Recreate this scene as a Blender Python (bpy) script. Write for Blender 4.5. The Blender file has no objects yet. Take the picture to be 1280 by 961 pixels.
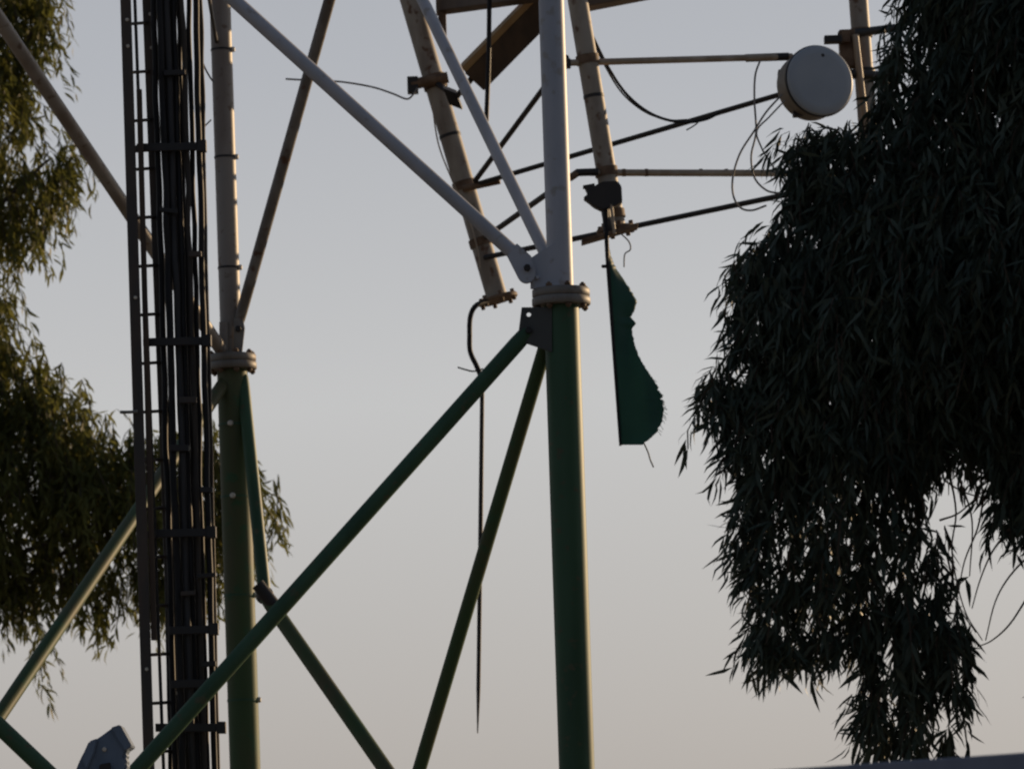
import bpy, bmesh, math, random
import numpy as np
from mathutils import Vector, Matrix
random.seed(7); rng = np.random.default_rng(11)
R = math.radians
sc = bpy.context.scene
col = sc.collection

# ------------------------------------------------------------------ camera
F = 5212.0                       # focal length in units of the 1280 px wide photograph
PITCH, ROLL = math.atan((1182-480.5)/F), R(1.8)
CAM = Vector((0, 0, 1.6))
fw = Vector((0, math.cos(PITCH), math.sin(PITCH)))
r0 = Vector((1, 0, 0)); u0 = Vector((0, -math.sin(PITCH), math.cos(PITCH)))
cu = u0*math.cos(ROLL) + r0*math.sin(ROLL)
cr = r0*math.cos(ROLL) - u0*math.sin(ROLL)
def at(px, py, Y):
    d = fw + cr*((px-640)/F) + cu*((480.5-py)/F)
    return CAM + d*(Y/d.y)
cam = bpy.data.cameras.new('camera'); co = bpy.data.objects.new('camera', cam); col.objects.link(co)
M = Matrix((cr, cu, -fw)).transposed().to_4x4(); M.translation = CAM
co.matrix_world = M
cam.lens = F/1280*36; cam.sensor_width = 36; cam.clip_end = 9000; cam.clip_start = 0.1
sc.camera = co
cam.dof.use_dof = True; cam.dof.focus_distance = 23.2; cam.dof.aperture_fstop = 5.0

# ------------------------------------------------------------------ light
SUN_AZ, SUN_EL = 48.0, 11.0      # degrees right of the view direction, and above the horizon
w = bpy.data.worlds.new('World'); sc.world = w; w.use_nodes = True
nt = w.node_tree; N = nt.nodes; Lk = nt.links
for n in list(N): N.remove(n)
out = N.new('ShaderNodeOutputWorld'); bg = N.new('ShaderNodeBackground'); bg.inputs[1].default_value = 0.084
sky = N.new('ShaderNodeTexSky'); sky.sky_type = 'NISHITA'; sky.sun_disc = False
sky.sun_elevation = R(SUN_EL); sky.sun_rotation = R(SUN_AZ)
sky.air_density = 1.0; sky.dust_density = 2.0; sky.ozone_density = 1.5
hsv = N.new('ShaderNodeHueSaturation'); hsv.inputs['Saturation'].default_value = 0.5
Lk.new(sky.outputs[0], hsv.inputs['Color'])
# dusty air: a pale veil that follows the elevation of the sky direction and the side the sun is on
geo = N.new('ShaderNodeTexCoord'); sep = N.new('ShaderNodeSeparateXYZ'); Lk.new(geo.outputs['Generated'], sep.inputs[0])
ramp = N.new('ShaderNodeValToRGB'); Lk.new(sep.outputs['Z'], ramp.inputs[0])
cr_ = ramp.color_ramp
cr_.elements[0].position = 0.0; cr_.elements[0].color = (4.85, 4.45, 4.1, 1)
cr_.elements[1].position = 1.0; cr_.elements[1].color = (1.6, 2.1, 3.0, 1)
for p, c in ((0.05, (5.85, 5.5, 5.3, 1)), (0.13, (7.2, 7.15, 7.2, 1)), (0.21, (5.8, 5.95, 6.4, 1)), (0.5, (2.3, 2.75, 3.5, 1))):
    e = cr_.elements.new(p); e.color = c
dotn = N.new('ShaderNodeVectorMath'); dotn.operation = 'DOT_PRODUCT'
Lk.new(geo.outputs['Generated'], dotn.inputs[0])
dotn.inputs[1].default_value = (math.sin(R(12)), math.cos(R(12)), 0)
mr = N.new('ShaderNodeMapRange'); Lk.new(dotn.outputs['Value'], mr.inputs[0])
mr.inputs[1].default_value = -0.6; mr.inputs[2].default_value = 0.9; mr.inputs[3].default_value = 0.0; mr.inputs[4].default_value = 1.0
side = N.new('ShaderNodeMixRGB'); Lk.new(mr.outputs[0], side.inputs[0])
side.inputs[1].default_value = (0.24, 0.29, 0.37, 1); side.inputs[2].default_value = (1, 1, 1, 1)
vm = N.new('ShaderNodeVectorMath'); vm.operation = 'MULTIPLY'
Lk.new(ramp.outputs[0], vm.inputs[0]); Lk.new(side.outputs[0], vm.inputs[1])
mix = N.new('ShaderNodeMixRGB'); mix.inputs[0].default_value = 0.8
Lk.new(hsv.outputs[0], mix.inputs[1]); Lk.new(vm.outputs[0], mix.inputs[2])
Lk.new(mix.outputs[0], bg.inputs[0]); Lk.new(bg.outputs[0], out.inputs[0])

sl = bpy.data.lights.new('sun', 'SUN'); sl.energy = 3.5; sl.angle = R(0.5); sl.color = (1.0, 0.70, 0.40)
so = bpy.data.objects.new('sun', sl); col.objects.link(so)
sd = Vector((math.sin(R(SUN_AZ))*math.cos(R(SUN_EL)), math.cos(R(SUN_AZ))*math.cos(R(SUN_EL)), math.sin(R(SUN_EL))))
so.rotation_euler = sd.to_track_quat('Z', 'Y').to_euler(); so.location = (20, 40, 30)
vs = sc.view_settings
vs.view_transform = 'Standard'; vs.look = 'None'; vs.exposure = 0.0; vs.gamma = 1.0; vs.use_curve_mapping = False
sc.cycles.filter_width = 2.2

# ------------------------------------------------------------------ materials
def mat(name, c1, c2=None, rough=0.5, scale=6.0, metal=0.0, stretch=(1, 1, 0.25), spec=0.5, lo=0.42, hi=0.62, c3=None, s3=30, bump=0.0):
    m = bpy.data.materials.new(name); m.use_nodes = True
    n = m.node_tree.nodes; l = m.node_tree.links
    b = n['Principled BSDF']; b.inputs['Roughness'].default_value = rough; b.inputs['Metallic'].default_value = metal
    b.inputs['Specular IOR Level'].default_value = spec
    tc = n.new('ShaderNodeTexCoord'); mp = n.new('ShaderNodeMapping'); mp.inputs['Scale'].default_value = stretch
    l.new(tc.outputs['Object'], mp.inputs[0])
    nz = n.new('ShaderNodeTexNoise'); nz.inputs['Scale'].default_value = scale; nz.inputs['Detail'].default_value = 6
    l.new(mp.outputs[0], nz.inputs['Vector'])
    rp = n.new('ShaderNodeValToRGB'); l.new(nz.outputs['Fac'], rp.inputs[0])
    rp.color_ramp.elements[0].position = lo; rp.color_ramp.elements[0].color = (*c1, 1)
    rp.color_ramp.elements[1].position = hi; rp.color_ramp.elements[1].color = (*(c2 or c1), 1)
    last = rp.outputs[0]
    if c3:
        nz2 = n.new('ShaderNodeTexNoise'); nz2.inputs['Scale'].default_value = s3; nz2.inputs['Detail'].default_value = 5
        l.new(tc.outputs['Object'], nz2.inputs['Vector'])
        r2 = n.new('ShaderNodeValToRGB'); l.new(nz2.outputs['Fac'], r2.inputs[0])
        r2.color_ramp.elements[0].position = 0.60; r2.color_ramp.elements[0].color = (0, 0, 0, 1)
        r2.color_ramp.elements[1].position = 0.68; r2.color_ramp.elements[1].color = (1, 1, 1, 1)
        mx = n.new('ShaderNodeMixRGB'); l.new(r2.outputs[0], mx.inputs[0]); l.new(last, mx.inputs[1]); mx.inputs[2].default_value = (*c3, 1)
        last = mx.outputs[0]
    l.new(last, b.inputs['Base Color'])
    if bump:
        bp = n.new('ShaderNodeBump'); bp.inputs['Strength'].default_value = bump; bp.inputs['Distance'].default_value = 0.004
        l.new(nz.outputs['Fac'], bp.inputs['Height']); l.new(bp.outputs[0], b.inputs['Normal'])
    return m
def leafmat(name, c1, c2, trans):
    m = bpy.data.materials.new(name); m.use_nodes = True
    n = m.node_tree.nodes; l = m.node_tree.links
    b = n['Principled BSDF']; b.inputs['Roughness'].default_value = 0.5; b.inputs['Specular IOR Level'].default_value = 0.25
    tc = n.new('ShaderNodeTexCoord'); nz = n.new('ShaderNodeTexNoise'); nz.inputs['Scale'].default_value = 2.5; nz.inputs['Detail'].default_value = 4
    l.new(tc.outputs['Object'], nz.inputs['Vector'])
    rp = n.new('ShaderNodeValToRGB'); l.new(nz.outputs['Fac'], rp.inputs[0])
    rp.color_ramp.elements[0].position = 0.4; rp.color_ramp.elements[0].color = (*c1, 1)
    rp.color_ramp.elements[1].position = 0.62; rp.color_ramp.elements[1].color = (*c2, 1)
    l.new(rp.outputs[0], b.inputs['Base Color'])
    t = n.new('ShaderNodeBsdfTranslucent'); l.new(rp.outputs[0], t.inputs['Color'])
    mx = n.new('ShaderNodeMixShader'); mx.inputs[0].default_value = trans
    l.new(b.outputs[0], mx.inputs[1]); l.new(t.outputs[0], mx.inputs[2])
    l.new(mx.outputs[0], n['Material Output'].inputs[0])
    return m
WHITE = mat('white_paint', (0.50, 0.52, 0.58), (0.42, 0.445, 0.50), 0.5, 5, c3=(0.37, 0.36, 0.36), s3=11, bump=.3)
DUSTY = mat('dusty_white_paint', (0.32, 0.29, 0.26), (0.24, 0.20, 0.17), 0.5, 5, c3=(0.16, 0.11, 0.08), s3=14)
GREEN = mat('green_paint', (0.060, 0.130, 0.074), (0.044, 0.100, 0.058), 0.5, 4, c3=(0.092, 0.108, 0.065), s3=16, spec=0.25, bump=.3)
OLIVE = mat('faded_green_paint', (0.070, 0.115, 0.052), (0.105, 0.105, 0.058), 0.55, 3, c3=(0.055, 0.12, 0.06), s3=7, spec=0.2, bump=.3)
STEEL = mat('weathered_steel', (0.25, 0.23, 0.205), (0.16, 0.14, 0.12), 0.55, 8, stretch=(1, 1, .4), c3=(0.12, 0.06, 0.035), s3=12)
RUST = mat('rusted_steel', (0.20, 0.13, 0.08), (0.10, 0.055, 0.03), 0.7, 10, stretch=(1, 1, 1))
DARK = mat('dark_steel', (0.022, 0.021, 0.022), (0.03, 0.026, 0.025), 0.55, 8)
GUSSET = mat('grey_green_plate', (0.085, 0.09, 0.085), (0.06, 0.062, 0.058), 0.6, 8)
RAILM = mat('ladder_steel', (0.055, 0.048, 0.044), (0.09, 0.065, 0.05), 0.6, 8)
BLACK = mat('black_cable_sheath', (0.012, 0.012, 0.014), (0.02, 0.019, 0.02), 0.55, 10, spec=0.3)
BOLT = mat('zinc_bolt', (0.72, 0.68, 0.60), (0.62, 0.58, 0.5), 0.35, 20)
RADOME = mat('grey_radome', (0.38, 0.42, 0.47), (0.345, 0.385, 0.435), 0.45, 3, stretch=(1, 1, 1))
POSTM = mat('weathered_cream_paint', (0.38, 0.34, 0.285), (0.26, 0.22, 0.18), 0.55, 7, stretch=(1, 1, .4), c3=(0.15, 0.08, 0.045), s3=11)
SHELL = mat('sunlit_beige_steel', (0.50, 0.42, 0.33), (0.36, 0.28, 0.2), 0.5, 6)  # light beige puts the sunlit look of crossbars and mount pipe into the colour
DRUM = mat('dirty_drum_paint', (0.22, 0.19, 0.15), (0.13, 0.105, 0.08), 0.55, 7, stretch=(1, 1, 1))
TAN = mat('tan_edge', (0.42, 0.27, 0.12), (0.32, 0.20, 0.09), 0.6, 6)
BROWN = mat('brown_case', (0.10, 0.065, 0.04), (0.06, 0.04, 0.028), 0.6, 6)
HOUSING = mat('blue_grey_housing', (0.17, 0.23, 0.32), (0.13, 0.18, 0.25), 0.45, 8)
GLASS = mat('lamp_glass', (0.02, 0.025, 0.03), None, 0.1)
SHEETM = mat('blue_grey_sheet_metal', (0.24, 0.27, 0.34), (0.18, 0.20, 0.26), 0.5, 5)
WALLM = mat('shed_render', (0.30, 0.27, 0.23), (0.22, 0.20, 0.17), 0.85, 3, stretch=(1, 1, 1))
BARK = mat('bark', (0.10, 0.075, 0.055), (0.05, 0.038, 0.03), 0.85, 8, bump=0.5)
TWIG = mat('twig_bark', (0.16, 0.12, 0.10), (0.10, 0.08, 0.065), 0.8, 8)
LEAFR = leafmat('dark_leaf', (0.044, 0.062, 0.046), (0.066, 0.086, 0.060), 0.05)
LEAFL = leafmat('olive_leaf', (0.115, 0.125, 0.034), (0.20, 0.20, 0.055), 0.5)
FLAG = leafmat('green_cloth', (0.062, 0.155, 0.130), (0.048, 0.128, 0.106), 0.45)
DIRT = mat('dry_ground', (0.22, 0.19, 0.15), (0.15, 0.13, 0.10), 0.95, 0.6, stretch=(1, 1, 1), c3=(0.12, 0.10, 0.07), s3=3, bump=0.6)

# ------------------------------------------------------------------ mesh helpers
class MB:
    """collects shapes (world coordinates) into one mesh"""
    def __init__(s): s.v = []; s.f = []; s.sm = []
    def add(s, vs, fs, smooth=False):
        o = len(s.v); s.v += [Vector(v) for v in vs]
        s.f += [tuple(i+o for i in f) for f in fs]; s.sm += [smooth]*len(fs)
        return s
    def tube(s, pts, rad, seg=16, caps=True):
        pts = [Vector(p) for p in pts]
        if not hasattr(rad, '__len__'): rad = [rad]*len(pts)
        vs = []; a = None
        for i, p in enumerate(pts):
            d = (pts[min(i+1, len(pts)-1)]-pts[max(i-1, 0)]).normalized()
            if a is None:
                a = d.cross(Vector((0.3, 1, 0.1))).normalized()
            a = (a - d*a.dot(d)).normalized(); b = d.cross(a)
            for k in range(seg):
                t = 2*math.pi*k/seg
                vs.append(p + (a*math.cos(t)+b*math.sin(t))*rad[i])
        fs = []
        for i in range(len(pts)-1):
            for k in range(seg):
                k2 = (k+1) % seg
                fs.append((i*seg+k, i*seg+k2, (i+1)*seg+k2, (i+1)*seg+k))
        s.add(vs, fs, True)
        if caps:
            n = len(pts)-1
            s.add(vs[:seg], [tuple(range(seg))[::-1]]); s.add(vs[n*seg:], [tuple(range(seg))])
        return s
    def disc(s, c, axis, r, h, seg=28, bev=0.006):
        c = Vector(c); a = Vector(axis).normalized()
        return s.tube([c-a*h/2, c-a*(h/2-bev), c+a*(h/2-bev), c+a*h/2], [r-bev, r, r, r-bev], seg)
    def box(s, c, ax, ay, az, bev=0.004):
        """box with half-extent vectors"""
        c = Vector(c); ax, ay, az = Vector(ax), Vector(ay), Vector(az)
        bm = bmesh.new(); vs = []
        for i in (-1, 1):
            for j in (-1, 1):
                for k in (-1, 1): vs.append(bm.verts.new(c+ax*i+ay*j+az*k))
        for f in ((0,1,3,2),(4,6,7,5),(0,4,5,1),(2,3,7,6),(0,2,6,4),(1,5,7,3)): bm.faces.new([vs[i] for i in f])
        bmesh.ops.recalc_face_normals(bm, faces=bm.faces)
        if bev: bmesh.ops.bevel(bm, geom=list(bm.edges), offset=bev, segments=2, affect='EDGES', profile=0.6)
        bm.verts.index_update()
        s.add([v.co.copy() for v in bm.verts], [tuple(v.index for v in f.verts) for f in bm.faces]); bm.free()
        return s
    def prism(s, px, Y, th, bev=0.003):
        """plate with an outline given by directions, at its own depth and thickness"""
        bm = bmesh.new()
        a = [bm.verts.new(at(x, y, Y)) for x, y in px]
        f = bm.faces.new(a)
        r = bmesh.ops.extrude_face_region(bm, geom=[f])
        for v in r['geom']:
            if isinstance(v, bmesh.types.BMVert): v.co += Vector((0, th, 0))
        bmesh.ops.recalc_face_normals(bm, faces=bm.faces)
        if bev: bmesh.ops.bevel(bm, geom=list(bm.edges), offset=bev, segments=2, affect='EDGES')
        bm.verts.index_update()
        s.add([v.co.copy() for v in bm.verts], [tuple(v.index for v in f.verts) for f in bm.faces]); bm.free()
        return s
    def build(s, name, m, parent=None, mat_off=None):
        me = bpy.data.meshes.new(name)
        off = mat_off if mat_off is not None else root_loc(parent)
        me.from_pydata([v-off for v in s.v], [], s.f)
        me.polygons.foreach_set('use_smooth', s.sm); me.materials.append(m); me.update()
        o = bpy.data.objects.new(name, me); col.objects.link(o)
        if parent: o.parent = parent
        else: o.location = off
        return o
def root_loc(o):
    p = Vector((0, 0, 0))
    while o: p += o.location; o = o.parent
    return p
def tag(o, label=None, cat=None, group=None, kind=None):
    if label: o['label'] = label
    if cat: o['category'] = cat
    if group: o['group'] = group
    if kind: o['kind'] = kind
    return o
def empty(name, loc, label, cat, group=None):
    o = bpy.data.objects.new(name, None); o.empty_display_size = 0.2; col.objects.link(o); o.location = loc
    return tag(o, label, cat, group)
def lerp(a, b, t): return a+(b-a)*t
def extend_z(a, b, z):
    """point at height z on the line a-b"""
    return a + (b-a)*((z-a.z)/(b.z-a.z))
def smooth_pts(p, n=6):
    """Catmull-Rom through the points"""
    p = [Vector(q) for q in p]; q = [p[0]*2-p[1]] + p + [p[-1]*2-p[-2]]; out = []
    for i in range(1, len(q)-2):
        for k in range(n):
            t = k/n; a, b, c, d = q[i-1], q[i], q[i+1], q[i+2]
            out.append(0.5*((2*b)+(c-a)*t+(2*a-5*b+4*c-d)*t*t+(3*b-a-3*c+d)*t*t*t))
    return out+[p[-1]]

# ------------------------------------------------------------------ ground
g = MB(); S = 3000; n = 40
xs = [math.copysign(abs(t)**2.2, t)*S for t in np.linspace(-1, 1, n)]
gv = [(x, y, 0) for y in xs for x in xs]
gf = [(j*n+i, j*n+i+1, (j+1)*n+i+1, (j+1)*n+i) for j in range(n-1) for i in range(n-1)]
g.add(gv, gf); tag(g.build('ground', DIRT), 'dry sandy ground under the tower and the trees', 'ground', kind='structure')

# ------------------------------------------------------------------ the lattice tower
YA, YB, YD = 25.0, 28.0, 24.6
tower = empty('lattice_tower', (at(710, 700, YA).x-1.4, 26, 0), 'tall tubular lattice tower with white upper legs, green lower legs and crossing braces', 'tower')
Z = Vector((0, 0, 1))
def leg(top, bot, flange_px, Y, r_up, r_lo, um, fl_r, zt=12.5, lm=None):
    a, b = at(*top, Y), at(*bot, Y)
    fz = at(*flange_px, Y).z
    p0, pf, p1 = extend_z(a, b, 0.02), extend_z(a, b, fz), extend_z(a, b, zt)
    ax = (p1-p0).normalized()
    MB().tube([p0, pf-ax*0.052], r_lo, 40).build('lower_leg', lm or GREEN, tower)
    up = MB().tube([pf+ax*0.052, p1], r_up, 40).build('upper_leg', um, tower)
    fl = MB().disc(pf-ax*0.026, ax, fl_r, 0.05, 40).disc(pf+ax*0.0265, ax, fl_r*0.985, 0.05, 40).build('flange', STEEL, tower)
    proto = None
    for k in range(8):
        t = 2*math.pi*(k+0.35)/8; c = pf + Vector((math.cos(t), math.sin(t), 0))*(fl_r*0.84)
        bm_ = MB().disc(c, ax, 0.011, 0.16, 8, 0.002).disc(c+ax*0.062, ax, 0.02, 0.018, 6, 0.002).disc(c-ax*0.062, ax, 0.02, 0.018, 6, 0.002)
        bm_.build('bolt', RUST, fl)
    MB().disc(p0+Z*0.012, Z, 0.24, 0.03).build('base_plate', STEEL, tower)
    return p0, pf, p1, up
A0, Af, A1, Aup = leg((689, 0), (721, 961), (701, 372), YA, 0.078, 0.107, WHITE, 0.178)
B0, Bf, B1, Bup = leg((275, 0), (306.5, 961), (294, 453), YB, 0.072, 0.103, DUSTY, 0.168, lm=OLIVE)
D0, Df, D1, Dup = leg((-80, 0), (-50, 961), (-68, 380), YD, 0.078, 0.107, WHITE, 0.178)
def axis_pt(P0, P1, z): return extend_z(P0, P1, z)
def brace(p, q, r, m, ends=True):
    p, q = Vector(p), Vector(q); d = (q-p).normalized(); L = (q-p).length
    e = min(0.10, L*0.08)
    b = MB().tube([p, p+d*0.02, p+d*e, q-d*e, q-d*0.02, q], [r*0.86, r*0.93, r, r, r*0.93, r*0.86], 24)
    return b.build('brace', m, tower)
def px_line(a, b, t): return (a[0]+(b[0]-a[0])*t, a[1]+(b[1]-a[1])*t)
def to_x(a, b, x):
    t = (x-a[0])/(b[0]-a[0]); return px_line(a, b, t)
# front face, leg A to the left leg out of the frame
e = to_x((654, 327), (290, -2), -82); brace(at(654, 327, YA-0.06), at(*e, YD-0.05), 0.044, WHITE)
e = to_x((660, 414), (172, 961), -46); brace(at(660, 414, YA-0.06), at(*e, YD-0.05), 0.049, GREEN)
e = to_x((0, 908), (60, 965), -56); e2 = to_x((0, 908), (60, 965), 400); brace(at(*e, YD-0.02), at(*e2, 24.9), 0.05, GREEN)
# face between leg A and leg B
e = to_x((676, 306), (525, -6), 262); brace(at(687, 328, YA+0.06), at(*e, YB-0.03), 0.038, WHITE)
e = to_x((298, 405), (412, 0), 640); brace(at(298, 405, YB-0.04), at(*e, YA+0.3), 0.039, STEEL)
e = to_x((679, 440), (524, 961), 420); brace(at(690, 405, YA+0.05), at(*e, YA+1.5), 0.043, OLIVE)
J2 = at(331, 744, 27.6)
brace(at(303, 470, YB-0.02), J2, 0.044, GREEN)
e = to_x((331, 744), (482, 961), 640); brace(J2, at(*e, 25.9), 0.05, OLIVE)
MB().disc(J2, (0.3, -1, 0.1), 0.05, 0.11, 16).tube([J2+Vector((-.04, -.07, .07)), J2+Vector((.07, -.07, -.08))], 0.045, 14).build('brace_joint', DARK, tower)
# face between the left leg and leg B
e = to_x((285, 450), (0, 26), -82); brace(at(285, 450, YB+0.02), at(*e, YD), 0.045, DUSTY)
e = to_x((285, 471), (0, 893), -46); brace(at(285, 471, YB+0.02), at(*e, YD), 0.045, OLIVE)
# gusset plates
def keyhole(poly, c, rr):
    """plate outline with a drilled hole, reached by a hair-thin slit from the first corner"""
    a0 = math.atan2(poly[0][1]-c[1], poly[0][0]-c[0])
    hole = [(c[0]+rr*math.cos(a0-k*2*math.pi/14), c[1]+rr*math.sin(a0-k*2*math.pi/14)) for k in range(15)]
    hole[0] = (hole[0][0]-.03*math.sin(a0), hole[0][1]+.03*math.cos(a0)); hole[-1] = (hole[-1][0]+.03*math.sin(a0), hole[-1][1]-.03*math.cos(a0))
    return poly+[(poly[0][0]+.05, poly[0][1]-.05)]+hole[::-1] if False else poly+[(poly[0][0], poly[0][1]+.1)]+hole
MB().prism([(664, 322), (676, 314), (700, 300), (700, 361), (663, 361), (663, 350)], YA-0.075, 0.022).build('gusset_plate', WHITE, tower)
lobe = [(658+12*math.cos(R(-35+t*15)), 340+14*math.sin(R(-35+t*15))) for t in range(13)]+[(634, 320), (646, 304), (664, 320)]
MB().prism(lobe, YA-0.11, 0.03).build('brace_lug', WHITE, tower)
MB().prism(keyhole([(652, 384), (690, 384), (690, 440), (670, 433), (655, 428), (648, 416)], (661, 393), 2.9), YA-0.095, 0.022, 0).build('gusset_plate', GUSSET, tower)
MB().prism([(274, 402), (285, 402), (285, 460), (276, 446), (274, 442)], YB-0.09, 0.022).build('gusset_plate', DUSTY, tower)
MB().prism([(292, 398), (303, 396), (306, 410), (302, 446), (292, 446)], YB-0.10, 0.022).build('gusset_plate', STEEL, tower)
MB().prism([(-84, 300), (-52, 300), (-38, 340), (-52, 366), (-84, 366)], YD-0.08, 0.022).build('gusset_plate', WHITE, tower)
for (x, y, Y, m) in ((659, 335, YA-0.115, DARK), (672, 347, YA-0.08, WHITE), (661, 413, YA-0.10, DARK), (298, 411, YB-0.105, DARK)):
    c = at(x, y, Y); r = 0.022 if m is DARK else 0.013
    MB().disc(c, (0, 1, 0), r, 0.05, 6 if m is DARK else 12, 0.003).build('gusset_bolt', m, tower)
# clamp bands round leg B, each with one bright bolt
for (y, rr) in ((63, .0735), (197, .0735), (335, .0735), (531, .1045), (621, .1045), (744, .1045), (875, .1045)):
    c = at(px_line((275, 0), (306.5, 961), y/961)[0], y, YB); c = extend_z(B0, B1, c.z)
    bd = MB().tube([c-Z*0.007, c+Z*0.007], rr+0.002, 36).build('clamp_band', DARK if y < 500 else GREEN, tower)
    t = R(-8); v = Vector((math.cos(t), math.sin(t), 0)) if y < 500 or y > 700 else Vector((-.15, -1, 0)).normalized()
    MB().disc(c+v*(rr+0.004), v, 0.019, 0.03, 10, 0.005).build('band_bolt', BOLT, bd)
# top ring of ties above the frame
for p, q in ((A1, B1), (B1, D1), (D1, A1)):
    brace(p-Z*0.3, q-Z*0.3, 0.05, WHITE)

# ------------------------------------------------------------------ climbing ladder
YL = 25.25
lad = empty('climbing_ladder', at(190, 961, YL)*1, 'narrow dark steel ladder with thin rungs at the left of the cable bundle', 'ladder')
lad.location.z = 0.0
def lx(x_top, x_bot, y): return x_top+(x_bot-x_top)*y/961.0
def vline(xt, xb, Y, y0=-380, y1=1230): return at(lx(xt, xb, y0), y0, Y), at(lx(xt, xb, y1), y1, Y)
def flat_bar(xt, xb, Y, hw, hd):
    a, b = vline(xt, xb, Y); b = extend_z(a, b, 0.05); d = (b-a)
    ax = Vector((1, 0, 0)); ay = Vector((0, 1, 0))
    return MB().box((a+b)/2, ax*hw, ay*hd, d/2, 0.004)
flat_bar(157, 186.5, YL, 0.032, 0.02).build('rail', RAILM, lad)
flat_bar(184, 222, YL+0.28, 0.03, 0.02).build('rail', RAILM, lad)
a = at(lx(157, 186.5, 112)+13.5, 112, YL+.03); b = at(lx(157, 186.5, 800)+11, 800, YL+.03)
MB().box((a+b)/2, (.017, 0, 0), (0, .012, 0), (b-a)/2, .004).build('rail_stiffener', BROWN, lad)
flat_bar(168.5, 204.5, YL+0.13, 0.010, 0.010).build('fall_arrest_rail', DARK, lad)
y = 33-61*6; rp = None
while y < 1200:
    p = at(lx(157, 186.5, y), y, YL); q = at(lx(184, 222, y), y-2, YL+0.28)
    if p.z < 0.2: break
    MB().tube([p, q], 0.0105, 10).build('rung', RAILM, lad); y += 60.6
for y in (25, 58, 372, 836):
    MB().disc(at(lx(158, 187, y), y, YL-0.023), (0, 1, 0), 0.011, 0.014, 10, 0.003).build('rail_bolt', BOLT, lad)
for y in (18, 60, 420, 866):
    MB().disc(at(lx(187, 224, y), y, YL+0.255), (0, 1, 0), 0.011, 0.014, 10, 0.003).build('rail_bolt', BOLT, lad)

# ------------------------------------------------------------------ feeder cables, each clamped into the bundle
GREYC = mat('weathered_cable_sheath', (0.03, 0.03, 0.033), (0.045, 0.044, 0.045), 0.6, 10)
BROWNC = mat('dusty_cable_sheath', (0.045, 0.036, 0.028), (0.025, 0.021, 0.018), 0.65, 10)
cab = [(192, 219, 25.45, .019), (199.5, 229, 25.41, .021), (208.5, 241, 25.43, .022), (217, 247, 25.45, .018), (228, 255.5, 25.43, .017),
       (236, 259, 25.49, .016), (244.5, 268, 25.45, .019), (204, 224.5, 25.53, .021), (213, 236, 25.55, .021), (222.5, 251, 25.55, .015), (250, 272.5, 25.51, .014), (189, 214, 25.55, .014)]
clamps = [-300, -57, 185, 428, 667, 788, 855, 909, 1150]
for i, (xt, xb, Y, r) in enumerate(cab):
    pts = []
    for y in range(-360, 1260, 40):
        near = min(abs(y-c) for c in clamps)
        j = min(1, near/60)*rng.normal(0, .7)
        pts.append(at(lx(xt, xb, y)+j, y, Y+rng.normal(0, .006)))
    pts = [p for p in pts if p.z > 0.06]
    pts.append(extend_z(pts[-2], pts[-1], 0.02))
    base = pts[-1].copy()
    o = MB().tube(smooth_pts(pts, 3), r, 12).build('feeder_cable', (BLACK, BLACK, GREYC, BLACK, BROWNC, BLACK)[i % 6], mat_off=base)
    tag(o, 'black feeder cable running up in the clamped bundle between ladder and left leg', 'cable', 'feeder cables clamped beside the ladder')
rack = empty('cable_rack', at(245, 961, 25.49), 'dark steel cable rack whose flat clamp bars hold the black cable bundle', 'cable rack')
rack.location.z = 0
for xt, xb in ((182, 218), (249.5, 270)):
    a, b = vline(xt, xb, 25.62); b = extend_z(a, b, 0.04)
    MB().box((a+b)/2, (0.012, 0, 0), (0, 0.016, 0), (b-a)/2, 0.003).build('upright', DARK, rack)
for k, y in enumerate(clamps):
    p = at(lx(165, 196, y), y, 25.37); q = at(lx(252, 276, y), y-2, 25.37)
    if y == 909: q = at(281, 909, 25.37)
    if y in (788, 855): p = at(lx(184, 218, y), y, 25.37)
    d = (q-p).normalized()
    cb = MB().box((p+q)/2, (q-p)/2, (0, 0.014, 0), Z*0.025, 0.004).build('clamp_bar', DARK, rack)
    MB().box(q-d*0.02+Vector((0, -.004, 0)), d*0.028, (0, 0.03, 0), Z*0.036, 0.004).build('end_block', DARK, cb)
    # stand-off arm to leg B so the rack is carried by the tower
    if y not in (-57, 1150): continue
    s = extend_z(B0, B1, q.z); MB().tube([q+Vector((0, .14, 0)), s+Vector((-0.03, -.06, 0))], 0.013, 8).build('stand_off', DARK, rack)
for y, a_, b_ in ((92, 205, 232), (262, 200, 222), (318, 236, 252), (500, 224, 246), (560, 212, 236), (612, 250, 266), (720, 246, 270), (742, 226, 244), (830, 252, 270)):
    p = at(a_, y, 25.385); q = at(b_, y+rng.uniform(-3, 3), 25.385)
    MB().box((p+q)/2, (q-p)/2, (0, 0.02, 0), Z*rng.uniform(.012, .024), .003).build('small_bracket', RAILM if rng.random() < .5 else DARK, rack)
for y in (185, 667):
    p = at(lx(157, 186.5, y), y+2, YL+0.03); q = at(lx(184, 220, y), y, 25.43)
    MB().box((p+q)/2, (q-p)/2, (0, 0.012, 0), Z*0.022, 0.003).build('ladder_tie', DARK, rack)

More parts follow.
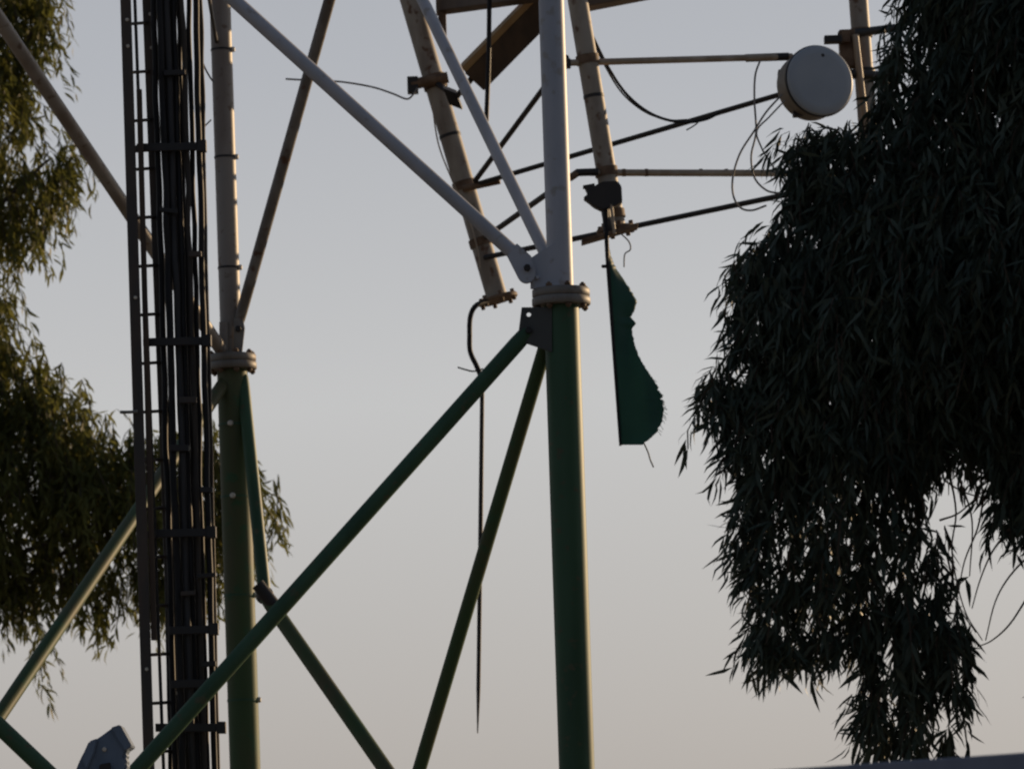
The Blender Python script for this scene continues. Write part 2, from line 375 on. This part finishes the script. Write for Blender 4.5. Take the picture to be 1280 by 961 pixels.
# ------------------------------------------------------------------ leaning antenna frame behind the tower
Y1, Y2, Y3 = 30.4, 28.0, 28.6
frame = empty('antenna_frame', at(760, 300, 29), 'weathered leaning tubular antenna frame with three posts behind the white tower leg', 'antenna frame')
def post(top, bot, Y, r, flange, dy=0):
    a, b = at(*top, Y), at(*bot, Y); d = (b-a).normalized()
    up = a - d*1.1
    po = MB().tube([up, b], r, 28).build('post', POSTM, frame)
    if flange:
        fo = MB().disc(b, d, r*1.95, 0.03, 24, 0.005).build('end_flange', RUST, po)
        s = Vector((1, 0, 0)); s = (s-d*s.dot(d)).normalized(); t2 = d.cross(s)
        for k in range(6):
            v = s*math.cos(k*1.047+.3)+t2*math.sin(k*1.047+.3)
            MB().disc(b+v*r*1.6, d, .016, .085, 8, .003).build('flange_bolt', RUST, fo)
    return a, b, d, po
c1 = post((513, 0), (622, 374), Y1, 0.078, True)
c2 = post((722, 0), (770, 287), Y2, 0.069, True)
c3 = post((1073, 0), (1088, 200), Y3, 0.067, False)
# extra pipe lugs on the end flanges
def ring(P, t_y, hh=0.03, dr=0.012, m=RUST):
    a, b, d, po = P; s = a.z; c = extend_z(a, b, t_y)
    rr = 0.078 if P is c1 else 0.068
    MB().tube([c-d*hh, c+d*hh], rr+dr, 24).build('clamp_band', m, po)
for (P, Y, pts_) in ((c1, Y1, [(540, 103), (560, 170), (580, 232), (603, 303)]), (c2, Y2, [(734, 75), (740, 121), (758, 215), (767, 268)]), (c3, Y3, [(1077, 42), (1080, 92)])):
    for i, q in enumerate(pts_):
        ring(P, at(*q, Y).z, 0.05 if (P is c1 and i == 0) else (0.012 if i == 1 and P is not c3 else 0.03), 0.012 if not (i == 1 and P is not c3) else 0.004, RUST if i != 1 else DARK)
def bar(p, q, r, m, name='crossbar'):
    return MB().tube([p, q], r, 14).build(name, m, frame)
bar(at(704, 79, Y2-.06), at(990, 71, Y3-.12), 0.023, SHELL)                 # upper, second to third post, sunlit tone in its colour
bar(at(738, 216, Y2-.06), at(1085, 217, Y3-.1), 0.024, SHELL)               # lower, same sunlit tone
bar(at(594, 231, Y1-.1), at(1000, 111, Y3-.13), 0.019, DARK)                # upper, first to third post
bar(at(606, 322, Y1-.1), at(1085, 222, Y3-.13), 0.020, DARK)                # lower
bar(at(594, 226, Y1-.12), at(708, 72, Y2+.02), 0.020, DARK)                 # upper, first to second post
bar(at(608, 296, Y1-.12), at(718, 218, Y2+.02), 0.021, DARK)                # lower
bar(at(578, 236, Y1-.1), at(625, 226, Y1-.14), 0.026, RUST, 'bracket')
bar(at(712, 223, Y2-.08), at(722, 216, Y2-.08), 0.026, RUST, 'bracket'); bar(at(720, 216, Y2-.08), at(748, 215, Y2-.08), 0.026, DARK, 'bracket')
bar(at(514, 106, Y1-.09), at(560, 97, Y1-.09), 0.042, RUST, 'bracket'); MB().box(at(516, 107, Y1-.09), (.04, 0, 0), (0, .04, 0), Z*.062, .006).build('bracket_end', DARK, frame)
MB().box(at(707, 80, Y2-.06), (.035, 0, 0), (0, .035, 0), Z*.03, .006).build('bracket_end', DARK, frame)
bar(at(932, 73, Y3-.15), at(986, 71, Y3-.15), 0.028, DARK, 'sleeve')
for x in (780, 808, 876, 908):
    c = at(x, 216, lerp(Y2, Y3, (x-738)/347)-.07); MB().tube([c-Vector((.012, 0, 0)), c+Vector((.012, 0, 0))], 0.027, 12).build('clamp_band', RUST, frame)
# dark beams the posts hang from, and arms back to the tower
MB().box((at(545, 6, Y1)+at(700, -16, Y2+.6))/2, (at(700, -16, Y2+.6)-at(545, 6, Y1))/2, (0, .09, 0), Z*.07, .008).build('top_beam', BROWN, frame)
MB().box((at(730, 3, Y2+.1)+at(860, -22, Y3))/2, (at(860, -22, Y3)-at(730, 3, Y2+.1))/2, (0, .09, 0), Z*.055, .008).build('top_beam', BROWN, frame)
MB().box(at(553, 30, Y1-.1), (.03, 0, 0), (0, .03, 0), Z*.09, .005).build('bracket', RUST, frame)
u1 = c1[0]-c1[2]*0.9; u2 = c2[0]-c2[2]*0.9; u3 = c3[0]-c3[2]*0.9
for p, q in ((u1, u2), (u2, u3), (u3, u1)): bar(p, q, 0.035, STEEL)
bar(u2, extend_z(A0, A1, u2.z+.1), 0.05, STEEL, 'support_arm'); bar(u1, extend_z(B0, B1, u1.z+.1), 0.05, STEEL, 'support_arm')
# dish mount on the third post
MB().box(at(1059, 62, Y3-.13), (.055, 0, 0), (0, .06, 0), Z*.13, .008).build('bracket', RUST, frame)
MB().tube([at(1069, 44, Y3-.2), at(1081, 148, Y3-.2)], 0.024, 14).build('mount_pipe', SHELL, frame)  # pale colour stands for the sunlit edge of the pipe
MB().box(at(1057, 46, Y3-.2), (.028, 0, 0), (0, .03, 0), Z*.045, .005).build('bracket', RUST, frame)
bar(at(1050, 44, Y3-.16), at(1130, 34, Y3+.1), 0.03, DARK)
bar(at(1062, 92, Y3-.16), at(1120, 96, Y3+.05), 0.03, DARK)
MB().tube(smooth_pts([at(1100, 92, Y3), at(1106, 120, Y3), at(1100, 150, Y3)]), 0.05, 12).build('bracket', STEEL, frame)

# ------------------------------------------------------------------ dish antenna
YDI = Y3-0.55
dish = empty('dish_antenna', at(1025, 101, YDI), 'round grey drum dish antenna fixed on the leaning frame by the dark tree', 'dish antenna')
ds = Vector((math.sin(R(21)), -math.cos(R(21)), 0.05)).normalized()
fc = at(1025, 101, YDI); rD = 0.247
MB().tube([fc-ds*0.012, fc+ds*0.006, fc+ds*0.016, fc+ds*0.020], [rD-.002, rD-.002, rD-.014, rD-.06], 56).build('radome', RADOME, dish)
sh = MB().tube([fc-ds*0.30, fc-ds*0.26, fc-ds*0.2, fc-ds*0.04, fc-ds*0.013], [.12, rD-.05, rD-.012, rD-.004, rD+.002], 56).build('drum_shell', DRUM, dish)
MB().tube([fc-ds*0.026, fc-ds*0.008], rD+.0055, 56).build('rim_band', DARK, dish)
bk = fc-ds*0.33
MB().box(bk, cr*.07, ds*.05, Z*.08, .008).build('feed_box', DARK, dish)
MB().tube([bk, at(1068, 92, Y3-.2)], 0.03, 12).build('mount_arm', DARK, dish)
badge = at(1028.5, 69.5, YDI); badge = badge + ds*((fc-badge).dot(ds)+.017)
MB().disc(badge, ds, 0.014, 0.006, 14, .001).build('badge', DARK, dish)
MB().box(at(1000, 143, YDI+.1), (.05, 0, 0), (0, .04, 0), Z*.018, .004).build('lower_bracket', DARK, dish)
MB().box(at(979, 104, YDI+.22), (.034, 0, 0), (0, .06, 0), Z*.085, .006).build('latch', DARK, dish)
MB().box(at(1041, 50, YDI+.3), (.06, 0, 0), (0, .04, 0), Z*.025, .004).build('upper_bracket', DARK, dish)

# ------------------------------------------------------------------ panel antenna
YP = 29.6
pa = empty('panel_antenna', at(625, 65, YP), 'tilted brown panel antenna with a tan edge high between the leaning posts', 'panel antenna')
p, q = at(590, 98, YP), at(690, -4, YP-.25)
ax = (q-p).normalized(); nrm = ax.cross(Vector((0, 1, 0))).normalized()
if nrm.x < 0: nrm = -nrm
dp = ax.cross(nrm).normalized(); cen = (p+q)/2
nt_ = (nrm*math.cos(R(20))+dp*math.sin(R(20))*(1 if dp.y > 0 else -1)).normalized(); dt = ax.cross(nt_).normalized()
MB().box(cen+nt_*.022, ax*(q-p).length*.5, nt_*.095, dt*.06, .01).build('case', BROWN, pa)
MB().box(cen-nt_*.098, ax*((q-p).length*.5-.01), nt_*.024, dt*.064, .006).build('edge_strip', TAN, pa)  # tan strip along the upper left edge of the case
MB().box(at(566, 122, Y1-.3), ax*.02+nt_*.05, dt*.05, nt_*.06-ax*.03, .006).build('tilt_bracket', DARK, pa)
MB().tube([at(547, 105, Y1-.1), at(570, 122, Y1-.3), p], 0.022, 10).build('tilt_arm', DARK, pa)
MB().disc(at(657, 11, YP-.25), (0, 1, 0), .018, .05, 10, .003).build('case_bolt', BOLT, pa)

# ------------------------------------------------------------------ clamp box on the second post, flag and its staff
kb = empty('junction_box', at(750, 243, Y2-.15), 'dark grey junction box clamped low on the middle leaning post above the flag', 'junction box')
MB().prism([(730, 231), (742, 233), (752, 227), (772, 226), (777, 233), (778, 252), (766, 259), (752, 262), (742, 257), (735, 251), (729, 247), (735, 242)], Y2-.2, .11, .006).build('case', DARK, kb)
MB().box(at(736, 233, Y2-.16), (.04, 0, 0.006), (0, .03, 0), Z*.009, .003).build('lid', DARK, kb)
MB().tube([at(757, 258, Y2-.14), at(760, 294, Y2-.14)], .03, 12).build('socket', DARK, kb)
MB().tube([at(764, 256, Y2-.19), at(768, 292, Y2-.19)], .012, 10).build('conduit', SHELL, kb)
MB().box(at(762, 293, Y2-.12), at(797, 283, Y2)-at(762, 293, Y2), (0, .07, 0), Z*.014, .004).build('base_bracket', RUST, kb)

YF = Y2-.2
flag = empty('flag', at(757, 296, YF), 'torn dark green flag hanging from a thin black staff under the leaning frame', 'flag')
MB().tube([at(757, 262, YF+.04), at(759, 320, YF), at(775.5, 557, YF)], [.020, .014, .009], 10).build('staff', BLACK, flag)
right = [(302, 760), (318, 762.5), (335, 769), (352, 781), (366, 790), (376, 796), (388, 793), (396, 788), (404, 795), (411, 790), (420, 791), (436, 795), (452, 802), (468, 812), (482, 822), (496, 828), (512, 830), (526, 828), (540, 821), (549, 812), (553, 806), (556, 803)]
rows = []
yy = np.linspace(302, 556, 160)
rx = np.interp(yy, [a for a, b in right], [b for a, b in right])
for i, y in enumerate(yy):
    l_ = 759.5+(775.5-759.5)*(y-320)/(557-320)+1.0
    jag = rng.normal(0, .3) + .4*math.sin(i*.9)*math.sin(i*.23) + (rng.random() < .05)*rng.uniform(-4, 0)
    r_ = max(l_+1.0, rx[i]+jag)
    row = []
    for k in range(17):
        u = k/16; x = l_+(r_-l_)*u
        dz = .018*math.sin(x*.10+y*.012)*u + .012*math.sin(x*.21-y*.03+1)*u + .06*u*u*math.sin(y*.016+2)
        row.append(at(x, y, YF+dz))
    rows.append(row)
fm = MB(); nv = 17
fm.add([p for r_ in rows for p in r_], [(i*nv+k, i*nv+k+1, (i+1)*nv+k+1, (i+1)*nv+k) for i in range(len(rows)-1) for k in range(16)], True)
fo = fm.build('cloth', FLAG, flag); so_ = fo.modifiers.new('thickness', 'SOLIDIFY'); so_.thickness = .003
MB().tube(smooth_pts([at(805, 554, YF), at(810, 565, YF), at(813, 575, YF), at(817, 584, YF)]), .005, 6).build('loose_thread', BLACK, flag)
fr = MB()
for k in range(16):
    y = rng.uniform(470, 548); x = np.interp(y, [a for a, b in right], [b for a, b in right])
    z_ = YF+.018*math.sin(x*.10+y*.012)+.012*math.sin(x*.21-y*.03+1)+.06*math.sin(y*.016+2); L_ = rng.uniform(2, 5)
    fr.tube([at(x-1.5, y, z_), at(x+L_*.4, y+1, z_), at(x+L_, y+rng.uniform(2, 6), z_+.01)], .0016, 4)
fr.build('frayed_edge', FLAG, flag)
MB().tube([at(757, 333, YF), at(753, 333, YF-.02)], .012, 8).build('staff_ring', BLACK, flag)

# ------------------------------------------------------------------ loose wires and cables
def wire(pts, Y, r, label, name='wire', m=BLACK, cat='wire', n=6, group=None):
    P = [at(p[0], p[1], p[2] if len(p) > 2 else Y) for p in pts]
    o = MB().tube(smooth_pts(P, n), r, 8).build(name, m, mat_off=P[0].copy())
    return tag(o, label, cat, group)
wire([(738, 40), (760, 84), (784, 119), (815, 143), (850, 153), (880, 150), (900, 141)], 28.2, .010, 'thick black cable sagging from the middle leaning post onto a dark crossbar', 'sagging_cable', cat='cable')
wire([(738, 46), (757, 84), (778, 117), (806, 140), (835, 150), (860, 150)], 28.25, .006, 'thinner grey cable sagging just below the thick black one by the middle post', 'sagging_cable', DARK, 'cable')
wire([(876, 150), (868, 157), (858, 163)], 28.2, .005, 'short loose wire end dangling under the dark crossbar right of the sagging cables', 'wire_end')
GW = mat('grey_wire', (0.22, 0.21, 0.20), None, .6)
wire([(950, 76), (944, 95), (943, 125), (945, 165), (939, 195), (943, 222), (958, 238), (975, 242)], 28.0, .007, 'grey wire dropping from the upper beige crossbar past the dish to the lower bars', 'wire', GW)
wire([(978, 118), (958, 140), (942, 165), (925, 192), (916, 222), (917, 246), (926, 260), (940, 263), (958, 257)], 28.0, .007, 'grey wire looping widest to the left below the dish', 'wire', GW)
wire([(981, 126), (962, 146), (946, 164), (952, 185), (962, 202), (974, 220), (982, 236)], 27.95, .006, 'grey wire crossing behind the loops and ending in the leaves below the dish', 'wire', GW)
wire([(357, 99), (375, 100), (400, 101), (430, 103), (465, 109), (490, 117), (508, 124), (516, 119), (522, 110)], 30.1, .007, 'thin grey wire stretching left from the farthest leaning post to the sky between the braces', 'wire', GW)
wire([(612, -60), (611, 60), (608, 152)], 29.2, .018, 'straight black rod hanging down in front of the tilted panel antenna', 'hanging_rod', cat='rod')
wire([(540, 130), (548, 180), (565, 225), (585, 270), (597, 312), (600, 335)], 30.3, .006, 'thin pale wire strung along the left side of the farthest leaning post', 'wire', SHELL)
hc = empty('hanging_cable', at(603, 470, 30.2), 'long black cable hanging straight down from the foot of the farthest leaning post', 'cable')
MB().tube(smooth_pts([at(610, 376, 30.3), at(595, 382, 30.2), at(588, 396, 30.2), at(587, 420, 30.2), at(588, 440, 30.2), at(596, 458, 30.2), at(603, 475, 30.2)]), .019, 10).build('bent_end', BLACK, hc)
MB().tube([at(603, 470, 30.2), at(601, 640, 30.2), at(598, 860, 30.2), at(597.5, 890, 30.2), at(597, 916, 30.2)], [.017, .018, .016, .010, .004], 10).build('hanging_length', DARK, hc)
MB().tube(smooth_pts([at(572, 459, 30.2), at(582, 462, 30.2), at(592, 464, 30.2), at(604, 461, 30.2)]), .006, 6).build('tie_wire', BLACK, hc)
wire([(776, 292), (786, 302), (788, 312), (781, 318), (780, 334)], 27.95, .005, 'thin curly wire dangling right of the flag staff below the post flange', 'wire_curl', GW)
wire([(247, 55), (254, 80), (262, 96), (268, 104)], 25.9, .006, 'fine wire bridging the cable bundle and the left leg near the top of the photo', 'wire', GW)
wire([(250, 166), (256, 158), (264, 150)], 25.9, .005, 'short fine wire between cable bundle and left leg below the longer one', 'wire', GW)
wire([(150, 515), (162, 515), (172, 514)], 25.2, .01, 'short grey rod sticking out left of the ladder above the olive tree', 'rod', GW, 'rod')

# ------------------------------------------------------------------ floodlight at the lower left
YG = 21.0
fl = empty('floodlight', (at(120, 961, YG).x, YG, 0), 'blue grey floodlight head tilted upward at the lower left beside the ladder', 'floodlight')
MB().prism([(92, 968), (100, 948), (110, 930), (124, 921), (143, 907), (149, 908), (162, 931), (156, 944), (160, 954), (150, 985), (112, 990)], YG-.1, .16, .012).build('housing', HOUSING, fl)
MB().prism([(101, 948), (111, 926), (122, 922), (118, 940), (108, 962)], YG-.125, .028, .006).build('side_fin', HOUSING, fl)
MB().prism([(138, 909), (150, 905), (165, 932), (156, 938)], YG-.125, .21, .005).build('visor', HOUSING, fl)
MB().disc(at(130.5, 936, YG-.105), (0, 1, 0), .012, .02, 10, .003).build('pivot_bolt', BOLT, fl)
MB().prism([(124, 955), (138, 952), (140, 1010), (124, 1010)], YG-.14, .02, .004).build('yoke', DARK, fl)
b_ = at(132, 1008, YG-.05); MB().tube([Vector((b_.x, b_.y, .0)), b_], .035, 16).build('mast', STEEL, fl)

# ------------------------------------------------------------------ shed at the lower right
YS = 13.5
shed = empty('shed', (2.3, YS+1, 0), 'low shed whose dark blue grey roof edge shows along the lower right corner', 'shed')
P = at(940, 963.5, YS+.15); Q = at(1480, 926, YS-.1); d = (Q-P); d.z = d.z
top = MB()
n2 = Vector((-d.y, d.x, 0)).normalized()
if n2.y < 0: n2 = -n2
hgt = Vector((0, 0, .035))
top.box((P+Q)/2+n2*.9-Z*.036, d/2, n2*.9, Z*.036, .008).build('roof', SHEETM, shed)
rb = MB()
wl = MB(); mid = (P+Q)/2+n2*.9; h = min(P.z, Q.z)-.08
dh = Vector((d.x, d.y, 0))
wl.box(Vector((mid.x, mid.y, h/2)), dh*.47, n2*.8, Z*h/2, .01).build('wall', WALLM, shed)
dc = Vector((mid.x, mid.y, 0))-n2*.805
MB().box(dc+Z*.95, dh.normalized()*.4, n2*.02, Z*.95, .005).build('door', DARK, shed)

# ------------------------------------------------------------------ trees
def seg_dist(p, poly):
    a = np.array(poly, float); b = np.roll(a, -1, 0); d = b-a
    t = np.clip(((p[:, None]-a)*d).sum(-1)/(d*d).sum(-1), 0, 1)
    return np.sqrt((((a+t[..., None]*d)-p[:, None])**2).sum(-1)).min(1)
def inside(p, poly):
    a = np.array(poly, float); b = np.roll(a, -1, 0)
    x, y = p[:, 0:1], p[:, 1:2]
    c = ((a[:, 1] > y) != (b[:, 1] > y)) & (x < (b[:, 0]-a[:, 0])*(y-a[:, 1])/(b[:, 1]-a[:, 1]+1e-9)+a[:, 0])
    return c.sum(1) % 2 == 1
def at_np(px, Y):
    f, r, u = np.array(fw), np.array(cr), np.array(cu)
    d = f + ((px[:, 0]-640)/F)[:, None]*r + ((480.5-px[:, 1])/F)[:, None]*u
    return np.array(CAM)+d*(Y/d[:, 1])[:, None]
def sample(poly, n, holes, soft, minp):
    P = np.array(poly, float); lo, hi = P.min(0), P.max(0); res = []; ins = []
    tot = 0
    while tot < n:
        p = lo+rng.random((4000, 2))*(hi-lo); p = p[inside(p, poly)]
        s = seg_dist(p, poly); pr = np.clip(s/soft, minp, 1)
        for hx, hy, hr, k in holes:
            dd = np.hypot(p[:, 0]-hx, p[:, 1]-hy); pr = np.where(dd < hr, pr*k, pr)
        m = rng.random(len(p)) < pr; res.append(p[m]); ins.append(s[m]); tot += m.sum()
    return np.concatenate(res)[:n], np.concatenate(ins)[:n]
def strands(px, ins, Y, cap, thick, base_th, out_dir, L, nl, leaf, wr, spread, up=0.0):
    """drooping leaf strands; returns vertices and faces of all the leaves, and the strand lines"""
    S = len(px); sc_ = F/Y
    th = base_th + np.minimum(ins, cap)/sc_*thick
    th = th + np.clip((px[:, 0]-1300)/350, 0, 1)*1.7   # unseen right side of the crown thickened to shade the visible leaves
    Yd = Y + (rng.random(S)*2-1)*th
    P0 = at_np(px, Yd)
    ln = rng.uniform(*L, S)
    az = rng.random(S)*2*np.pi
    o = np.stack([np.cos(az), np.sin(az), np.zeros(S)], 1)*0.75 + np.array(out_dir)*0.6
    o *= rng.uniform(.25, 1.0, (S, 1))
    t = np.linspace(0, 1, nl)
    # path: outwards first, then hanging
    pos = P0[:, None] + o[:, None]*(ln[:, None, None]*(t-.35*t*t)[None, :, None])
    pos[..., 2] += ln[:, None]*(up*t-(1.05)*t**1.5)[None, :] + ln[:, None]*.45
    pos = pos.reshape(-1, 3); K = len(pos)
    pos += rng.normal(0, .008, (K, 3))
    oo = np.repeat(o, nl, 0)
    d = oo*.55 + rng.normal(0, spread, (K, 3)); d[:, 2] -= 1.0
    d /= np.linalg.norm(d, axis=1)[:, None]
    rnd = rng.normal(0, 1, (K, 3)); sdv = np.cross(d, rnd); sdv /= np.linalg.norm(sdv, axis=1)[:, None]
    nn = np.cross(d, sdv)
    ll = rng.uniform(*leaf, K)[:, None]; wv = ll*rng.uniform(wr*.75, wr*1.25, (K, 1))
    bend = rng.normal(0, .16, (K, 1))*ll; bs = rng.normal(0, .07, (K, 1))*ll
    b0 = pos; c1_ = pos+d*ll*.34+nn*bend*.4+sdv*bs; c2_ = pos+d*ll*.7+nn*bend*.5+sdv*bs*.8; tp = pos+d*ll-np.array([0, 0, 1])*ll*.06
    V = np.stack([b0, c1_-sdv*wv*.5, c1_+sdv*wv*.5, c2_-sdv*wv*.36, c2_+sdv*wv*.36, tp], 1).reshape(-1, 3)
    return V, K, pos.reshape(S, nl, 3)-0
def leaf_mesh(name, V, K, m, parent):
    off = np.array(root_loc(parent)); me = bpy.data.meshes.new(name)
    V = V-off; me.vertices.add(len(V)); me.vertices.foreach_set('co', V.ravel())
    base = (np.arange(K)*6)[:, None]
    idx = base+np.array([[0, 2, 1, 1, 2, 4, 3, 3, 4, 5]])
    me.loops.add(K*10); me.loops.foreach_set('vertex_index', idx.ravel().astype(np.int32))
    ls = ((np.arange(K)*10)[:, None]+np.array([[0, 3, 7]])).ravel().astype(np.int32)
    me.polygons.add(K*3); me.polygons.foreach_set('loop_start', ls)
    me.materials.append(m); me.update(calc_edges=True); me.validate()
    o = bpy.data.objects.new(name, me); col.objects.link(o); o.parent = parent
    return o
def stem_mesh(name, groups, m, parent, wd=.0035):
    off = np.array(root_loc(parent)); vs = []; fs = []; o = 0
    for G in groups:
        for row in G:
            q = row[::3]-off; n_ = len(q)
            for ax in (np.array([wd, 0, 0]), np.array([0, wd, 0])):
                vs.append(np.concatenate([q-ax, q+ax])); fs += [(o+k, o+k+1, o+n_+k+1, o+n_+k) for k in range(n_-1)]; o += 2*n_
    me = bpy.data.meshes.new(name); me.from_pydata(np.concatenate(vs).tolist(), [], fs); me.materials.append(m)
    ob = bpy.data.objects.new(name, me); col.objects.link(ob); ob.parent = parent
def limb(pts, r0_, r1_, name, m, parent, seg=10):
    P = smooth_pts(pts, 5); k = len(P)
    return MB().tube(P, [r0_+(r1_-r0_)*(i/(k-1))**.8 for i in range(k)], seg).build(name, m, parent)

# right tree
YR = 20.0
tr = at(1470, 900, YR)
rt = empty('weeping_tree', (tr.x, YR, 0), 'large dark weeping tree with long narrow leaves filling the right side', 'tree')
limb([(tr.x, YR, 0), (tr.x-.05, YR, 1.2), (tr.x+.06, YR+.05, 2.6), (tr.x-.05, YR, 4.0), (tr.x-.1, YR, 5.6)], .2, .07, 'trunk', BARK, rt, 16)
tk = lambda z: Vector((tr.x, YR, z))
for z, e in ((3.4, (1200, 420)), (3.9, (1130, 200)), (2.9, (1250, 560)), (4.4, (1200, 60)), (4.0, (1000, 330)), (2.6, (1290, 640)), (4.6, (1560, 60)), (3.6, (1640, 300)), (5.0, (1330, -200))):
    q = at(*e, YR+rng.uniform(-.4, .4)); a = tk(z); mdp = (a+q)/2+Z*.35
    limb([a, lerp(a, mdp, .55)+Z*.05, mdp, q], .055, .012, 'branch', BARK, rt)
polyR = [(1150, -60), (1136, 10), (1118, 70), (1112, 140), (1090, 165), (1050, 185), (1015, 178), (990, 200), (1006, 245), (982, 298), (939, 330), (922, 350), (919, 420), (954, 462), (949, 480), (894, 490), (898, 515), (928, 545), (926, 590), (944, 625), (929, 680), (954, 735), (956, 800), (974, 822), (1009, 818), (1071, 805), (1088, 775), (1100, 800), (1080, 860), (1090, 900), (1095, 945), (1190, 950), (1205, 880), (1222, 820), (1212, 755), (1197, 720), (1188, 660), (1165, 605), (1190, 572), (1228, 585), (1240, 640), (1275, 670), (1318, 700), (1322, 900), (1500, 960), (1680, 900), (1720, 640), (1760, 420), (1770, 100), (1650, -220), (1400, -380), (1220, -260)]  # unseen lower right part added to keep sun off the lower leaves
holes = [(1020, 620, 18, .15), (975, 690, 20, .2), (1060, 660, 20, .2), (1120, 690, 24, .25), (1010, 790, 24, .25), (1160, 800, 22, .2), (1095, 860, 20, .25), (1170, 910, 22, .25), (930, 580, 18, .2), (1010, 672, 24, .12), (1140, 725, 32, .25), (1085, 640, 60, .5), (1120, 835, 28, .4), (1195, 870, 28, .35), (1000, 260, 25, .4), (925, 400, 30, .5), (1170, 620, 50, .6), (1065, 590, 40, .55), (1150, 690, 40, .5), (970, 560, 28, .5), (1190, 120, 60, .6), (1110, 740, 40, .5), (1020, 760, 50, .5), (1130, 900, 30, .5), (985, 640, 26, .35), (1000, 730, 24, .4), (945, 560, 24, .35), (1040, 640, 22, .35), (1165, 760, 34, .6), (930, 470, 22, .25), (915, 620, 22, .3), (945, 705, 20, .3), (1150, 850, 26, .35), (1100, 690, 30, .4), (1060, 730, 24, .4), (1150, 60, 40, .5), (1240, 140, 24, .5)]
p_, i_ = sample(polyR, 9800, holes, 45, .3)
V, K, G1 = strands(p_, i_, YR, 260, .75, .12, (-.5, -.2, 0), (.12, .34), 16, (.08, .155), .15, .40)
# finer sprays along the outline
P2 = np.array(polyR[:32]); t_ = rng.random(420)*(len(P2)-1); ii = t_.astype(int)
e_ = P2[ii]+(P2[ii+1]-P2[ii])*(t_-ii)[:, None]+rng.normal(0, 7, (420, 2))
e_ = e_[e_[:, 1] < 925]
V2, K2, G2 = strands(e_, np.full(len(e_), 4.), YR, 60, .5, .15, (-.8, -.1, 0), (.09, .20), 9, (.08, .15), .13, .5, .35)
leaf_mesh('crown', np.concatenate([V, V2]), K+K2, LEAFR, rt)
stem_mesh('hanging_twigs', [G1[::2], G2], BARK, rt)
# bare twigs hanging in the gap on the right
for tw in ([(1186, 585), (1195, 640), (1190, 690), (1205, 760), (1228, 800)], [(1230, 620), (1222, 660), (1206, 700), (1198, 740)], [(1200, 600), (1215, 650), (1212, 720)], [(1290, 690), (1262, 720), (1244, 752), (1232, 800)],
           [(1285, 745), (1262, 780), (1240, 800), (1222, 808)], [(1180, 600), (1205, 615), (1240, 625)], [(1262, 660), (1240, 690), (1225, 725), (1215, 760)], [(1175, 650), (1200, 640), (1232, 610)], [(1180, 680), (1190, 720), (1200, 760), (1220, 790)]):
    P = smooth_pts([at(x, y, YR+rng.uniform(-.2, .2)) for x, y in tw], 5)
    MB().tube(P, [.0055-.003*i/len(P) for i in range(len(P))], 6).build('bare_twig', TWIG, rt)

# left tree, further back
YT = 38.0
tl = at(-150, 900, YT)
lt = empty('olive_leaved_tree', (tl.x, YT, 0), 'olive green drooping tree behind the ladder at the left edge, lit by low sun', 'tree')
limb([(tl.x, YT, 0), (tl.x+.1, YT, 2), (tl.x-.05, YT+.1, 4.5), (tl.x+.1, YT, 7), (tl.x+.2, YT, 9.2)], .3, .08, 'trunk', BARK, lt, 16)
for z, e in ((3.6, (250, 600)), (3.9, (90, 560)), (4.2, (60, 480)), (6.6, (60, 200)), (7.4, (40, 40)), (4.0, (160, 640)), (7.0, (-380, 100)), (4.6, (-420, 520))):
    q = at(*e, YT+rng.uniform(-.5, .5)); a = Vector((tl.x, YT, z)); mdp = (a+q)/2+Z*.4
    limb([a, lerp(a, mdp, .55)+Z*.05, mdp, q], .07, .012, 'branch', BARK, lt)
polyL1 = [(-330, -260), (20, -230), (80, -120), (82, 0), (78, 60), (60, 110), (66, 150), (95, 178), (112, 215), (106, 255), (84, 275), (74, 318), (40, 326), (10, 345), (-60, 370), (-300, 380), (-430, 120)]
polyL2 = [(-420, 400), (-60, 380), (0, 350), (32, 380), (38, 440), (78, 468), (118, 488), (150, 530), (200, 540), (270, 545), (325, 570), (348, 600), (356, 665), (338, 700), (306, 690), (290, 740), (260, 775), (212, 770), (170, 790), (150, 765),
          (148, 815), (128, 822), (118, 775), (96, 770), (62, 768), (60, 850), (46, 870), (34, 780), (0, 785), (-120, 800), (-400, 760), (-480, 560)]
holL = [(35, 180, 40, .3), (70, 120, 26, .3), (130, 700, 46, .55), (20, 640, 40, .7), (60, 700, 40, .6), (160, 700, 30, .4), (16, 330, 24, .4), (20, 410, 30, .5), (140, 540, 30, .45), (340, 640, 40, .35), (100, 520, 30, .6), (210, 620, 40, .6)]
pa_, ia_ = sample(polyL1, 3900, holL, 40, .25)
pb_, ib_ = sample(polyL2, 4800, holL, 40, .25)
Va, Ka, G3 = strands(pa_, ia_, YT, 160, .55, .2, (.3, -.2, 0), (.18, .5), 15, (.09, .165), .19, .45)
Vb, Kb, G4 = strands(pb_, ib_, YT, 160, .55, .2, (.3, -.2, 0), (.18, .5), 15, (.09, .165), .19, .45)
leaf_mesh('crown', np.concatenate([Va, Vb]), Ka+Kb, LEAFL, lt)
stem_mesh('hanging_twigs', [G3[::2], G4[::2]], BARK, lt, .005)
